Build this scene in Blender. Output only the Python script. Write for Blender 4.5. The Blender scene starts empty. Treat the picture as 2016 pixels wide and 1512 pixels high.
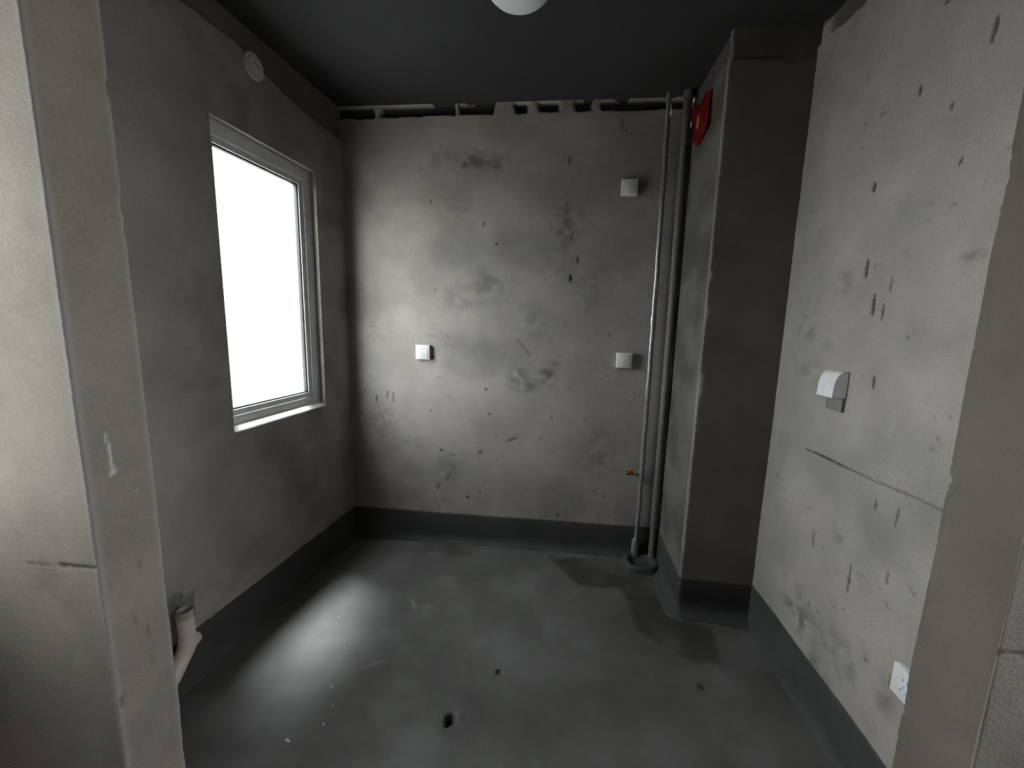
import bpy, bmesh, math
import numpy as np
from mathutils import Vector, Matrix

scene = bpy.context.scene
COL = scene.collection
VS = scene.view_settings
VS.view_transform = 'Standard'; VS.look = 'None'; VS.gamma = 1.0; VS.use_curve_mapping = False
VS.exposure = 0.0

# ------------------------------------------------------------------ camera
CAM_H, F_PX = 1.4279, 786.45
pitch, yaw, roll = -0.1485, 0.1192, -0.0241
cr = (Matrix.Rotation(yaw, 3, 'Z') @ Matrix.Rotation(pitch, 3, 'X') @ Matrix.Rotation(roll, 3, 'Y'))
rgt, fwd, up = cr @ Vector((1, 0, 0)), cr @ Vector((0, 1, 0)), cr @ Vector((0, 0, 1))
cam = bpy.data.cameras.new('camera')
cam.sensor_fit = 'HORIZONTAL'; cam.sensor_width = 36.0; cam.lens = F_PX / 2016 * 36.0
cam.clip_start = 0.02; cam.clip_end = 2000
camo = bpy.data.objects.new('camera', cam); COL.objects.link(camo)
mw = Matrix((rgt, up, -fwd)).transposed().to_4x4(); mw.translation = (0, 0, CAM_H)
camo.matrix_world = mw
scene.camera = camo

# ------------------------------------------------------------------ sky, hazy sun, window portals
SKY = 21.5
world = bpy.data.worlds.new('overcast_sky'); scene.world = world; world.use_nodes = True
bg = world.node_tree.nodes['Background']
bg.inputs[0].default_value = (0.94, 0.97, 1.0, 1); bg.inputs[1].default_value = SKY

sun = bpy.data.lights.new('hazy_sun', 'SUN'); sun.energy = 20.0; sun.angle = math.radians(14); sun.color = (0.95, 0.98, 1.0)
suno = bpy.data.objects.new('hazy_sun', sun); COL.objects.link(suno)
suno.rotation_euler = Vector((0.20, -0.16, -1.0)).to_track_quat('-Z', 'Y').to_euler()
suno.location = (-6, 4, 20)

def portal(name, loc, direction, w, h):
    l = bpy.data.lights.new(name, 'AREA'); l.shape = 'RECTANGLE'; l.size = w; l.size_y = h
    l.cycles.is_portal = True
    o = bpy.data.objects.new(name, l); COL.objects.link(o); o.location = loc
    o.rotation_euler = Vector(direction).to_track_quat('-Z', 'Z').to_euler()
portal('window_portal', (-1.50, 1.82, 1.57), (1, -0.065, 0), 0.62, 1.28)
portal('added_side_window_portal', (2.44, 0.19, 1.65), (-1, 0, 0), 0.78, 1.2)
portal('added_hall_window_portal', (-1.70, 0.46, 1.68), (1, 0, 0), 0.36, 1.36)

# ------------------------------------------------------------------ measures of the room (metres)
H = 2.65                                   # ceiling
XL, D, AB, AL = -1.3225, 2.411, 0.0221, 0.0652
XR, XC, YC, BB = 0.9799, 0.6406, 1.9253, 0.198
XJL, XJR, YJ0, YJ1 = -1.0226, 0.775, 0.7169, 0.8613
HX0, HX1, HY0 = -1.56, 2.3, -3.0            # hall behind the opening
def xleft(y): return XL + AL * (y - D)
def yback(x): return D + AB * x

# ------------------------------------------------------------------ noise
def _hash(ix, iy, seed):
    n = (ix.astype(np.int64) * 374761393 + iy.astype(np.int64) * 668265263 + seed * 974711) & 0xffffffff
    n = ((n ^ (n >> 13)) * 1274126177) & 0xffffffff
    return ((n ^ (n >> 16)) & 0xffff) / 65535.0
def vnoise(u, v, scale, seed=0):
    u = np.asarray(u, float) * scale + 1000; v = np.asarray(v, float) * scale + 1000
    iu, iv = np.floor(u), np.floor(v); fu, fv = u - iu, v - iv
    fu = fu * fu * (3 - 2 * fu); fv = fv * fv * (3 - 2 * fv)
    a = _hash(iu, iv, seed); b = _hash(iu + 1, iv, seed); c = _hash(iu, iv + 1, seed); d = _hash(iu + 1, iv + 1, seed)
    return (a * (1 - fu) + b * fu) * (1 - fv) + (c * (1 - fu) + d * fu) * fv
def fbm(u, v, scale, seed=0, octv=4):
    t, amp, s = 0, 1.0, 0
    for k in range(octv):
        t = t + amp * vnoise(u, v, scale * 2 ** k, seed + 17 * k); s += amp; amp *= 0.5
    return t / s
def sstep(a, b, x):
    t = np.clip((x - a) / (b - a), 0, 1); return t * t * (3 - 2 * t)

# ------------------------------------------------------------------ materials
def new_mat(name):
    m = bpy.data.materials.new(name); m.use_nodes = True
    nt = m.node_tree; nt.nodes.clear()
    out = nt.nodes.new('ShaderNodeOutputMaterial')
    return m, nt, out
def concrete(name, base, dark, pale, rough=0.9, var=0.18, scale=3.0, bump=0.25, spec=0.25, glossvar=0.0):
    m, nt, out = new_mat(name); N, L = nt.nodes.new, nt.links.new
    b = N('ShaderNodeBsdfPrincipled'); L(b.outputs[0], out.inputs[0])
    b.inputs['Roughness'].default_value = rough; b.inputs['Specular IOR Level'].default_value = spec
    tc = N('ShaderNodeTexCoord')
    n1 = N('ShaderNodeTexNoise'); n1.inputs['Scale'].default_value = scale; n1.inputs['Detail'].default_value = 7; n1.inputs['Roughness'].default_value = 0.6
    n2 = N('ShaderNodeTexNoise'); n2.inputs['Scale'].default_value = 160; n2.inputs['Detail'].default_value = 4
    L(tc.outputs['Object'], n1.inputs['Vector']); L(tc.outputs['Object'], n2.inputs['Vector'])
    mr = N('ShaderNodeMapRange'); mr.inputs[1].default_value = 0.3; mr.inputs[2].default_value = 0.7
    mr.inputs[3].default_value = 1 - var; mr.inputs[4].default_value = 1 + var
    L(n1.outputs[0], mr.inputs[0])
    mr2 = N('ShaderNodeMapRange'); mr2.inputs[1].default_value = 0.3; mr2.inputs[2].default_value = 0.7
    mr2.inputs[3].default_value = 0.93; mr2.inputs[4].default_value = 1.07
    L(n2.outputs[0], mr2.inputs[0])
    mu = N('ShaderNodeMath'); mu.operation = 'MULTIPLY'; L(mr.outputs[0], mu.inputs[0]); L(mr2.outputs[0], mu.inputs[1])
    sc = N('ShaderNodeVectorMath'); sc.operation = 'SCALE'; sc.inputs[0].default_value = base; L(mu.outputs[0], sc.inputs['Scale'])
    prev = sc.outputs[0]
    for attr, colr in (('stain', dark), ('pale', pale)):
        at = N('ShaderNodeAttribute'); at.attribute_name = attr
        mx = N('ShaderNodeMix'); mx.data_type = 'RGBA'
        L(at.outputs['Fac'], mx.inputs[0]); L(prev, mx.inputs[6]); mx.inputs[7].default_value = (*colr, 1)
        prev = mx.outputs[2]
    L(prev, b.inputs['Base Color'])
    if glossvar:
        at = N('ShaderNodeAttribute'); at.attribute_name = 'stain'
        m3 = N('ShaderNodeMapRange'); m3.inputs[3].default_value = rough; m3.inputs[4].default_value = rough - glossvar
        L(at.outputs['Fac'], m3.inputs[0]); L(m3.outputs[0], b.inputs['Roughness'])
    bp = N('ShaderNodeBump'); bp.inputs['Strength'].default_value = bump; bp.inputs['Distance'].default_value = 0.004
    L(n2.outputs[0], bp.inputs['Height']); L(bp.outputs[0], b.inputs['Normal'])
    return m
def plain(name, col, rough=0.5, metal=0.0, noise=0.06, scale=30, bump=0.0, spec=0.5):
    m, nt, out = new_mat(name); N, L = nt.nodes.new, nt.links.new
    b = N('ShaderNodeBsdfPrincipled'); L(b.outputs[0], out.inputs[0])
    b.inputs['Roughness'].default_value = rough; b.inputs['Metallic'].default_value = metal; b.inputs['Specular IOR Level'].default_value = spec
    tc = N('ShaderNodeTexCoord'); n = N('ShaderNodeTexNoise'); n.inputs['Scale'].default_value = scale; n.inputs['Detail'].default_value = 4
    L(tc.outputs['Object'], n.inputs['Vector'])
    mr = N('ShaderNodeMapRange'); mr.inputs[1].default_value = 0.3; mr.inputs[2].default_value = 0.7
    mr.inputs[3].default_value = 1 - noise; mr.inputs[4].default_value = 1 + noise; L(n.outputs[0], mr.inputs[0])
    sc = N('ShaderNodeVectorMath'); sc.operation = 'SCALE'; sc.inputs[0].default_value = col; L(mr.outputs[0], sc.inputs['Scale'])
    L(sc.outputs[0], b.inputs['Base Color'])
    if bump:
        bp = N('ShaderNodeBump'); bp.inputs['Strength'].default_value = bump; bp.inputs['Distance'].default_value = 0.003
        L(n.outputs[0], bp.inputs['Height']); L(bp.outputs[0], b.inputs['Normal'])
    return m
def glass(name, tint=(1, 1, 1), rough=0.0, ior=1.45):
    m, nt, out = new_mat(name); N, L = nt.nodes.new, nt.links.new
    t = N('ShaderNodeBsdfTransparent'); t.inputs[0].default_value = (*tint, 1)
    g = N('ShaderNodeBsdfGlossy'); g.inputs['Roughness'].default_value = rough
    lw = N('ShaderNodeLayerWeight'); p5 = N('ShaderNodeMath'); p5.operation = 'POWER'; p5.inputs[1].default_value = 5.0
    L(lw.outputs['Facing'], p5.inputs[0])
    f = N('ShaderNodeMapRange'); f.inputs[3].default_value = ((ior - 1) / (ior + 1)) ** 2; f.inputs[4].default_value = 1.0; L(p5.outputs[0], f.inputs[0])
    mx = N('ShaderNodeMixShader'); L(f.outputs[0], mx.inputs[0]); L(t.outputs[0], mx.inputs[1]); L(g.outputs[0], mx.inputs[2])
    L(mx.outputs[0], out.inputs[0])
    return m

M = {}
M['wall'] = concrete('cement_render', (0.345, 0.322, 0.293), (0.032, 0.030, 0.027), (0.62, 0.62, 0.60), bump=0.3)
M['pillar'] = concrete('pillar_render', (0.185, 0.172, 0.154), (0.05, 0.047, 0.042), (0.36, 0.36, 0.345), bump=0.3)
M['floor'] = concrete('floor_screed', (0.105, 0.104, 0.099), (0.040, 0.038, 0.031), (0.27, 0.27, 0.265), rough=0.72, var=0.24, scale=3.5, bump=0.35, spec=0.3, glossvar=0.12)
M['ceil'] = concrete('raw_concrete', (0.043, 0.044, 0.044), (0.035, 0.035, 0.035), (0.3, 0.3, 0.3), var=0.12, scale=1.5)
M['coat'] = concrete('waterproof_coat', (0.058, 0.058, 0.058), (0.03, 0.03, 0.03), (0.12, 0.12, 0.12), rough=0.6, var=0.15, scale=6, spec=0.3)
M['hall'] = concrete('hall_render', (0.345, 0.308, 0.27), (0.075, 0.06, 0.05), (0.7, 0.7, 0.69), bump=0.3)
M['plaster_dab'] = concrete('plaster_dab', (0.38, 0.37, 0.34), (0.1, 0.1, 0.1), (0.6, 0.6, 0.6), bump=0.5)
M['upvc'] = plain('white_window_profile', (0.72, 0.73, 0.74), 0.35)
M['sill'] = concrete('pale_sill_plaster', (0.58, 0.57, 0.54), (0.2, 0.2, 0.2), (0.6, 0.6, 0.6), bump=0.3)
M['gasket'] = plain('rubber_gasket', (0.03, 0.03, 0.03), 0.7)
M['glass'] = glass('window_glass', (0.97, 0.985, 0.98))
M['crumb'] = concrete('plaster_crumb', (0.42, 0.42, 0.41), (0.2, 0.2, 0.2), (0.6, 0.6, 0.6), bump=0.4)
M['hood_plate'] = plain('shaded_plate_plastic', (0.19, 0.187, 0.17), 0.6)  # plate colour darkened to stand for the shade under the hood
M['white'] = plain('white_plastic', (0.78, 0.78, 0.79), 0.35)
M['offwhite'] = plain('ivory_plastic', (0.70, 0.69, 0.64), 0.45)
M['slot'] = plain('slot_grey', (0.34, 0.34, 0.34), 0.6)
M['pipe'] = plain('galvanised_pipe', (0.33, 0.33, 0.335), 0.28, 0.5, 0.25, 60, 0.5)
M['pipe_dark'] = plain('cement_splashed_pipe', (0.125, 0.118, 0.104), 0.6, 0.0, 0.2, 40, 0.4)
M['brass'] = plain('brass', (0.35, 0.22, 0.10), 0.35, 0.9)
M['orange'] = plain('orange_plastic', (0.75, 0.20, 0.04), 0.5)
M['pvc'] = plain('pinkish_pvc', (0.66, 0.58, 0.52), 0.45, 0.0, 0.08, 20)
M['film'] = glass('clear_film', (0.86, 0.88, 0.85), 0.3, 1.9)
M['red'] = plain('red_paper', (0.28, 0.012, 0.010), 0.45, 0.0, 0.15, 25)
M['gold'] = plain('gold_print', (0.55, 0.26, 0.05), 0.4)
M['lamp'] = plain('opal_shade', (0.80, 0.81, 0.83), 0.4)
M['ground'] = concrete('outdoor_ground', (0.30, 0.295, 0.28), (0.1, 0.1, 0.1), (0.3, 0.3, 0.3), scale=0.05)

# ------------------------------------------------------------------ object helpers
def tag(o, label=None, cat=None, group=None, kind=None):
    for k, v in (('label', label), ('category', cat), ('group', group), ('kind', kind)):
        if v: o[k] = v
    return o
def link(name, me, mat, parent=None, smooth=True):
    o = bpy.data.objects.new(name, me); COL.objects.link(o)
    if mat: me.materials.append(M[mat])
    if smooth: me.polygons.foreach_set('use_smooth', np.ones(len(me.polygons), bool))
    if parent: o.parent = parent
    return o
def empty(name, loc, rz=0.0):
    o = bpy.data.objects.new(name, None); COL.objects.link(o); o.location = loc; o.rotation_euler = (0, 0, rz)
    o.empty_display_size = 0.05
    return o
def grid(name, P, mat, mask=None, skirt=None, attrs=None, flip=False, parent=None):
    """P (n,m,3) surface points; mask (n-1,m-1) keeps quads; skirt (n,m,3) offset folds the open rims back to give thickness."""
    n, m = P.shape[:2]
    idx = np.arange(n * m).reshape(n, m)
    q = np.stack([idx[:-1, :-1], idx[1:, :-1], idx[1:, 1:], idx[:-1, 1:]], -1)
    q = q.reshape(-1, 4) if mask is None else q[mask]
    if flip: q = q[:, ::-1]
    co = P.reshape(-1, 3)
    used = np.unique(q); remap = -np.ones(n * m, int); remap[used] = np.arange(len(used))
    q = remap[q]; co = co[used]; base = len(co)
    at = {k: np.asarray(v).reshape(-1)[used] for k, v in (attrs or {}).items()}
    if skirt is not None:
        sk = np.broadcast_to(skirt, P.shape).reshape(-1, 3)[used]
        e = np.concatenate([q[:, [0, 1]], q[:, [1, 2]], q[:, [2, 3]], q[:, [3, 0]]])
        key = np.sort(e, 1); k1 = key[:, 0] * (base + 1) + key[:, 1]
        _, inv, cnt = np.unique(k1, return_inverse=True, return_counts=True)
        be = e[cnt[inv] == 1]
        bv = np.unique(be); r2 = -np.ones(base, int); r2[bv] = base + 2 * np.arange(len(bv))
        # rim copy (sharp edge) and far copy
        rim = co[bv]; far = co[bv] + sk[bv]
        co = np.concatenate([co, np.stack([rim, far], 1).reshape(-1, 3)])
        for k in at: at[k] = np.concatenate([at[k], np.repeat(at[k][bv] * 0.3, 2)])
        sq = np.stack([be[:, 1], be[:, 0], be[:, 0], be[:, 1]], 1)
        sq = np.stack([r2[be[:, 1]], r2[be[:, 0]], r2[be[:, 0]] + 1, r2[be[:, 1]] + 1], 1)
        q = np.concatenate([q, sq])
    me = bpy.data.meshes.new(name)
    me.vertices.add(len(co)); me.vertices.foreach_set('co', co.astype(np.float32).ravel())
    me.loops.add(q.size); me.loops.foreach_set('vertex_index', q.astype(np.int32).ravel())
    me.polygons.add(len(q)); me.polygons.foreach_set('loop_start', np.arange(0, q.size, 4, dtype=np.int32))
    me.polygons.foreach_set('loop_total', np.full(len(q), 4, np.int32))
    for k, v in at.items():
        me.attributes.new(k, 'FLOAT', 'POINT').data.foreach_set('value', v.astype(np.float32))
    me.update(calc_edges=True); me.validate()
    return link(name, me, mat, parent)
def bm_obj(name, bm, mat, parent=None, smooth=False, auto=None):
    me = bpy.data.meshes.new(name); bmesh.ops.recalc_face_normals(bm, faces=bm.faces); bm.to_mesh(me); bm.free()
    o = link(name, me, mat, parent, smooth)
    if auto is not None:
        me.polygons.foreach_set('use_smooth', np.ones(len(me.polygons), bool))
        me.set_sharp_from_angle(angle=math.radians(auto))
    return o
def box(bm, x0, x1, y0, y1, z0, z1, bev=0.0, seg=2):
    vs = [bm.verts.new((x, y, z)) for x in (x0, x1) for y in (y0, y1) for z in (z0, z1)]
    f = [(0, 1, 3, 2), (4, 6, 7, 5), (0, 4, 5, 1), (2, 3, 7, 6), (0, 2, 6, 4), (1, 5, 7, 3)]
    fs = [bm.faces.new([vs[i] for i in q]) for q in f]
    bmesh.ops.recalc_face_normals(bm, faces=fs)
    if bev:
        es = list({e for q in fs for e in q.edges})
        bmesh.ops.bevel(bm, geom=es, offset=bev, segments=seg, affect='EDGES', profile=0.5)
    return bm
def box_obj(name, dims, mat, parent=None, bev=0.0, seg=2):
    return bm_obj(name, box(bmesh.new(), *dims, bev=bev, seg=seg), mat, parent, auto=35 if bev else None)
def tube(bm, pts, rad, seg=20, cap=True):
    """pts list of points, rad float or list."""
    pts = [Vector(p) for p in pts]; n = len(pts)
    rad = [rad] * n if not hasattr(rad, '__len__') else rad
    rings = []; ref = None
    for i, p in enumerate(pts):
        if i == 0: t = pts[1] - p
        elif i == n - 1: t = p - pts[-2]
        else:
            t = (p - pts[i - 1]).normalized() + (pts[i + 1] - p).normalized()
        t = t.normalized() if t.length > 1e-9 else rings_t
        rings_t = t
        if ref is None: ref = Vector((1, 0, 0)) if abs(t.x) < 0.9 else Vector((0, 1, 0))
        a = (ref - t * ref.dot(t)).normalized(); b = t.cross(a); ref = a
        rings.append([bm.verts.new(p + rad[i] * (math.cos(2 * math.pi * k / seg) * a + math.sin(2 * math.pi * k / seg) * b)) for k in range(seg)])
    for r0, r1 in zip(rings, rings[1:]):
        for k in range(seg):
            bm.faces.new((r0[k], r0[(k + 1) % seg], r1[(k + 1) % seg], r1[k]))
    if cap:
        bm.faces.new(rings[0][::-1]); bm.faces.new(rings[-1])
    return bm
def lathe(bm, prof, seg=40, axis='Z', sign=1):
    """prof (r, h) pairs turned about an axis."""
    def pt(r, h, a):
        c, s = r * math.cos(a), r * math.sin(a)
        return {'Z': (c, s, sign * h), 'X': (sign * h, c, s), 'Y': (c, sign * h, s)}[axis]
    rings = []
    for r, h in prof:
        rings.append([bm.verts.new(pt(0, h, 0))] if r < 1e-6 else [bm.verts.new(pt(r, h, 2 * math.pi * k / seg)) for k in range(seg)])
    for a, b in zip(rings, rings[1:]):
        for k in range(seg):
            k2 = (k + 1) % seg
            if len(a) == 1 and len(b) == 1: continue
            if len(a) == 1: bm.faces.new((a[0], b[k], b[k2]))
            elif len(b) == 1: bm.faces.new((a[k], a[k2], b[0]))
            else: bm.faces.new((a[k], a[k2], b[k2], b[k]))
    return bm

# ------------------------------------------------------------------ surface marks: (u0,z0,u1,z1,half width,depth), smudges (u,z,ru,rz,depth)
M_BACK=[(0.0085,2.3611,0.0046,2.3241,0.0055,0.8),(-0.7888,2.1405,-0.792,2.118,0.0044,0.7),(-0.851,2.3275,-0.8483,2.2999,0.0043,0.6),(-0.4743,2.0185,-0.4799,1.9874,0.0051,0.7),(-0.4004,1.8909,-0.3944,1.8909,0.0088,0.95),(0.0821,1.8228,0.075,1.7888,0.0064,0.8),(0.0403,1.7199,0.042,1.6826,0.0073,0.9),(0.0413,1.9543,0.037,1.9209,0.0071,0.6),(-1.1514,0.96,-1.1594,0.9135,0.005,0.8),(-1.0769,0.9893,-1.0846,0.9464,0.005,0.8),(-1.0403,0.9843,-1.0449,0.9251,0.005,0.7),(-0.2577,1.339,-0.1782,1.2436,0.0092,0.4),(0.2798,1.3923,0.2874,1.3629,0.0052,0.5),(-0.4512,1.0275,-0.4449,1.0278,0.0095,0.7),(-0.7316,0.6209,-0.725,0.6212,0.0117,0.8),(-0.6553,0.5949,-0.6487,0.5952,0.0117,0.5),(-0.6551,0.5101,-0.6485,0.5105,0.0118,0.6),(-0.6784,0.454,-0.6985,0.4217,0.0119,0.5),(-0.7423,0.3878,-0.7593,0.3624,0.0103,0.5),(-0.4878,0.6145,-0.4652,0.6325,0.0099,0.6),(-0.3049,0.7043,-0.248,0.727,0.0089,0.6),(-0.5609,0.3168,-0.5542,0.3172,0.0119,0.85),(-0.4266,0.8712,-0.4202,0.8715,0.0097,0.6),(0.0676,0.2718,0.074,0.2722,0.0083,0.6),(0.0212,0.2306,0.0276,0.2311,0.01,0.9),(0.3054,0.3766,0.3116,0.377,0.0081,0.8),(0.2441,0.4126,0.2503,0.413,0.0097,0.5),(-0.8033,0.8767,-0.7967,0.877,0.0082,0.5),(-0.0993,0.7316,-0.093,0.732,0.008,0.5),(-1.1143,0.6947,-1.1075,0.6951,0.0153,0.4),(-1.1247,0.822,-1.1179,0.8223,0.0135,0.4),(-1.0569,0.8319,-1.0502,0.8322,0.0117,0.3),(-0.4813,0.3499,-0.4747,0.3504,0.0101,0.5),(-1.0331,0.6787,-1.0263,0.6791,0.0102,0.3),(-1.055,0.4441,-1.0481,0.4446,0.0121,0.25),(0.2672,0.6153,0.2733,0.6157,0.0127,0.4),(-0.0417,0.8668,-0.0355,0.8671,0.0142,0.35),(0.2821,2.5528,0.2836,2.4864,0.0053,0.7),(0.3021,2.4937,0.3076,2.4935,0.0066,0.7),(-0.5618,2.4237,-0.4881,2.3902,0.0042,0.4),(-1.3155,1.1916,-1.3088,1.1918,0.0066,0.5),(-1.2888,0.9972,-1.282,0.9975,0.0067,0.4),(-0.7637,1.636,-0.7669,1.618,0.0061,0.5),(-0.6949,1.3672,-0.6822,1.3273,0.0063,0.3),(-0.8162,1.3485,-0.7586,1.3439,0.0095,0.25),(-0.4421,1.2662,-0.4226,1.2203,0.0062,0.3)]
S_BACK=[(-0.561,2.343,0.219,0.044,0.38),(-0.37,2.318,0.081,0.032,0.35),(-0.71,2.38,0.089,0.027,0.2),(-0.007,2.004,0.057,0.182,0.3),(-0.448,1.658,0.182,0.119,0.22),(-0.617,1.567,0.124,0.09,0.18),(-0.169,1.426,0.121,0.151,0.18),(-0.082,1.123,0.067,0.078,0.4),(-0.251,1.102,0.078,0.11,0.28),(-0.188,1.057,0.056,0.038,0.3),(-0.663,1.275,0.07,0.044,0.2),(-0.039,1.199,0.055,0.031,0.3),(-1.146,1.402,0.131,0.094,0.12),(-0.678,0.492,0.116,0.12,0.15),(-0.634,2.004,0.121,0.172,0.1),(0.263,0.631,0.122,0.197,0.15),(0.148,1.667,0.087,0.174,0.15),(-1.129,0.788,0.101,0.152,0.15),(0.021,1.893,0.172,0.315,0.15)]
M_RIGHT=[(1.4785,1.6623,1.4763,1.6089,0.008,0.85),(1.4267,1.5467,1.4245,1.4846,0.0075,0.85),(1.3837,1.516,1.3842,1.4696,0.0054,0.75),(1.365,1.5945,1.3673,1.5499,0.0044,0.6),(1.3762,1.2912,1.3752,1.2558,0.0055,0.9),(1.3745,2.1218,1.3729,2.0974,0.0053,0.8),(1.2605,2.0214,1.2622,2.0089,0.0053,0.8),(1.2049,1.8723,1.2089,1.8523,0.0035,0.8),(1.1774,2.1652,1.1814,2.1157,0.0062,0.8),(1.5,1.9029,1.4972,1.8789,0.0082,0.9),(1.2792,1.4179,1.2758,1.418,0.0079,0.55),(1.2891,0.917,1.2896,0.8903,0.0045,0.8),(1.2057,0.9321,1.2105,0.8768,0.004,0.7),(1.5462,0.6772,1.5405,0.6225,0.0063,0.5),(1.3442,0.6686,1.3433,0.5737,0.0042,0.8),(1.2038,0.7359,1.2036,0.6986,0.0034,0.7),(1.5827,2.0445,1.5776,2.0424,0.0056,0.5),(1.428,1.2897,1.4236,1.2902,0.0039,0.5),(1.4399,1.6516,1.4414,1.6284,0.0038,0.35),(1.2337,0.4179,1.2301,0.4212,0.0089,0.6),(1.5188,0.3944,1.5133,0.3985,0.0093,0.5),(1.3918,0.4807,1.3872,0.4842,0.0068,0.4),(1.3503,0.5029,1.3461,0.5062,0.0054,0.5),(1.3252,2.3033,1.3335,2.3019,0.0069,0.8),(1.824,1.9459,1.8162,1.8955,0.0043,0.3),(1.2264,1.4318,1.2233,1.4319,0.0044,0.3),(1.6199,1.2254,1.6141,1.2263,0.006,0.3),(1.1396,0.4559,1.1415,0.4207,0.0035,0.5),(1.4652,0.4039,1.4601,0.4079,0.0101,0.35),(1.3042,0.3997,1.3002,0.4032,0.0064,0.4)]
S_RIGHT=[(1.581,1.604,0.051,0.045,0.25),(1.749,1.423,0.08,0.04,0.25),(1.621,1.406,0.068,0.046,0.2),(1.13,1.617,0.03,0.015,0.3),(1.376,1.766,0.072,0.075,0.08),(1.423,0.738,0.032,0.037,0.3),(1.301,0.823,0.019,0.046,0.15),(1.554,0.313,0.132,0.075,0.35),(1.338,0.34,0.116,0.073,0.25),(1.44,0.163,0.094,0.105,0.3),(1.15,0.379,0.044,0.056,0.3),(1.623,0.384,0.089,0.059,0.2),(1.72,1.292,0.093,0.079,0.15)]
CRACK_RIGHT = [(1.66, 0.967), (1.60, 0.969), (1.447, 0.972), (1.311, 0.975), (1.184, 0.983), (1.07, 0.984)]

def seg_dist(U, Z, u0, z0, u1, z1):
    du, dz = u1 - u0, z1 - z0; l2 = du * du + dz * dz + 1e-12
    t = np.clip(((U - u0) * du + (Z - z0) * dz) / l2, 0, 1)
    return np.hypot(U - u0 - t * du, Z - z0 - t * dz), t
def marks_field(U, Z, marks, smudges=()):
    st = np.zeros_like(U); dp = np.zeros_like(U)
    for u0, z0, u1, z1, w, d in marks:
        lo, hi = min(u0, u1) - 0.05, max(u0, u1) + 0.05; zl, zh = min(z0, z1) - 0.05, max(z0, z1) + 0.05
        s = (U > lo) & (U < hi) & (Z > zl) & (Z < zh)
        if not s.any(): continue
        dd, t = seg_dist(U[s], Z[s], u0, z0, u1, z1)
        wv = max(w * 1.2, 0.0038) * (0.55 + 0.9 * vnoise(U[s], Z[s], 180, 5)) * (0.6 + 1.6 * t * (1 - t))
        k = 1 - sstep(wv * 0.45, wv * 1.25, dd)
        st[s] = np.maximum(st[s], k * d); dp[s] = np.maximum(dp[s], k * d * min(0.004, w * 0.5))
    for u, z, ru, rz, d in smudges:
        r = np.sqrt(((U - u) / ru) ** 2 + ((Z - z) / rz) ** 2)
        s = r < 1.6
        k = (1 - sstep(0.15, 1.5, r[s])) * sstep(0.30, 0.68, fbm(U[s], Z[s], 22, 31, 4))
        st[s] = np.maximum(st[s], k * d * 1.7)
    return st, dp
def axis(*stops):
    """stops: (start, step), ..., (end, None) -> coordinates with the given spacing between stops."""
    out = []
    for (a, s), (b, _) in zip(stops, stops[1:]):
        out.append(np.linspace(a, b, max(2, int(round((b - a) / s)) + 1)))
    return np.unique(np.round(np.concatenate(out), 6))

# ================================================================== THE ROOM
# ---- floor
xs = axis((HX0, 0.04), (-1.46, 0.007), (1.02, 0.05), (1.12, 0.2), (HX1, None))
ys = axis((HY0, 0.2), (0.72, 0.03), (0.98, 0.007), (2.46, None))
X, Y = np.meshgrid(xs, ys, indexing='ij')
z = 0.012 * (fbm(X, Y, 1.6, 3) - 0.5) + 0.004 * (fbm(X, Y, 9, 8) - 0.5)
inside = ((Y > 0.9) & (Y < 2.4)).astype(float)
stain = np.zeros_like(X); pale = np.zeros_like(X)
def poly_dist(X, Y, pts):
    """signed distance, negative inside"""
    p = np.array(pts); d = np.full(X.shape, 1e9); ins = np.zeros(X.shape, bool)
    for (x0, y0), (x1, y1) in zip(p, np.roll(p, -1, 0)):
        dd, _ = seg_dist(X, Y, x0, y0, x1, y1); d = np.minimum(d, dd)
        c = ((y0 > Y) != (y1 > Y)) & (X < (x1 - x0) * (Y - y0) / (y1 - y0 + 1e-12) + x0)
        ins ^= c
    return np.where(ins, -d, d)
wob = 0.05 * (fbm(X, Y, 9, 41) - 0.5)
DAMP = [([(-0.021, 2.297), (0.156, 2.078), (0.376, 2.069), (0.425, 1.88), (0.406, 1.775), (0.567, 1.677), (0.633, 1.611), (0.735, 1.634), (0.76, 1.766), (0.778, 1.848), (0.625, 1.893), (0.60, 2.193), (0.426, 2.3), (0.292, 2.36)], 0.85, 0.022),
        ([(-0.763, 2.36), (-0.621, 2.34), (-0.50, 2.259), (-0.599, 2.231), (-0.708, 2.27)], 0.45, 0.015),
        ([(-0.829, 1.292), (-0.756, 1.399), (-0.652, 1.467), (-0.50, 1.40), (-0.45, 1.185), (-0.60, 1.033), (-0.773, 1.0), (-0.821, 1.149)], 0.35, 0.07),
        ([(0.10, 1.48), (0.42, 1.62), (0.55, 1.60), (0.30, 1.38), (-0.1, 1.3)], 0.2, 0.1)]
for pts, amt, soft in DAMP:
    sd = poly_dist(X, Y, pts) + wob
    stain = np.maximum(stain, amt * (1 - sstep(-soft, soft, sd)))
sd = poly_dist(X, Y, [(-0.288, 1.669), (-0.196, 1.709), (-0.046, 1.644), (0.134, 1.557), (0.256, 1.499), (0.089, 1.44), (-0.119, 1.40), (-0.261, 1.5)]) + wob
pale = np.maximum(pale, 0.22 * (1 - sstep(-0.06, 0.06, sd)))
pale = np.maximum(pale, 0.22 * sstep(0.45, 0.85, fbm(X, Y, 7, 77, 5)) * inside)
# pale band painted in for the streak of window light on the floor
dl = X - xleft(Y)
pale = np.maximum(pale, (0.55 * sstep(0.09, 0.20, dl + wob) * (1 - sstep(0.34, 0.60, dl + wob)) * (0.55 + 0.6 * fbm(X, Y, 12, 12))) * sstep(1.0, 1.15, Y))
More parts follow.
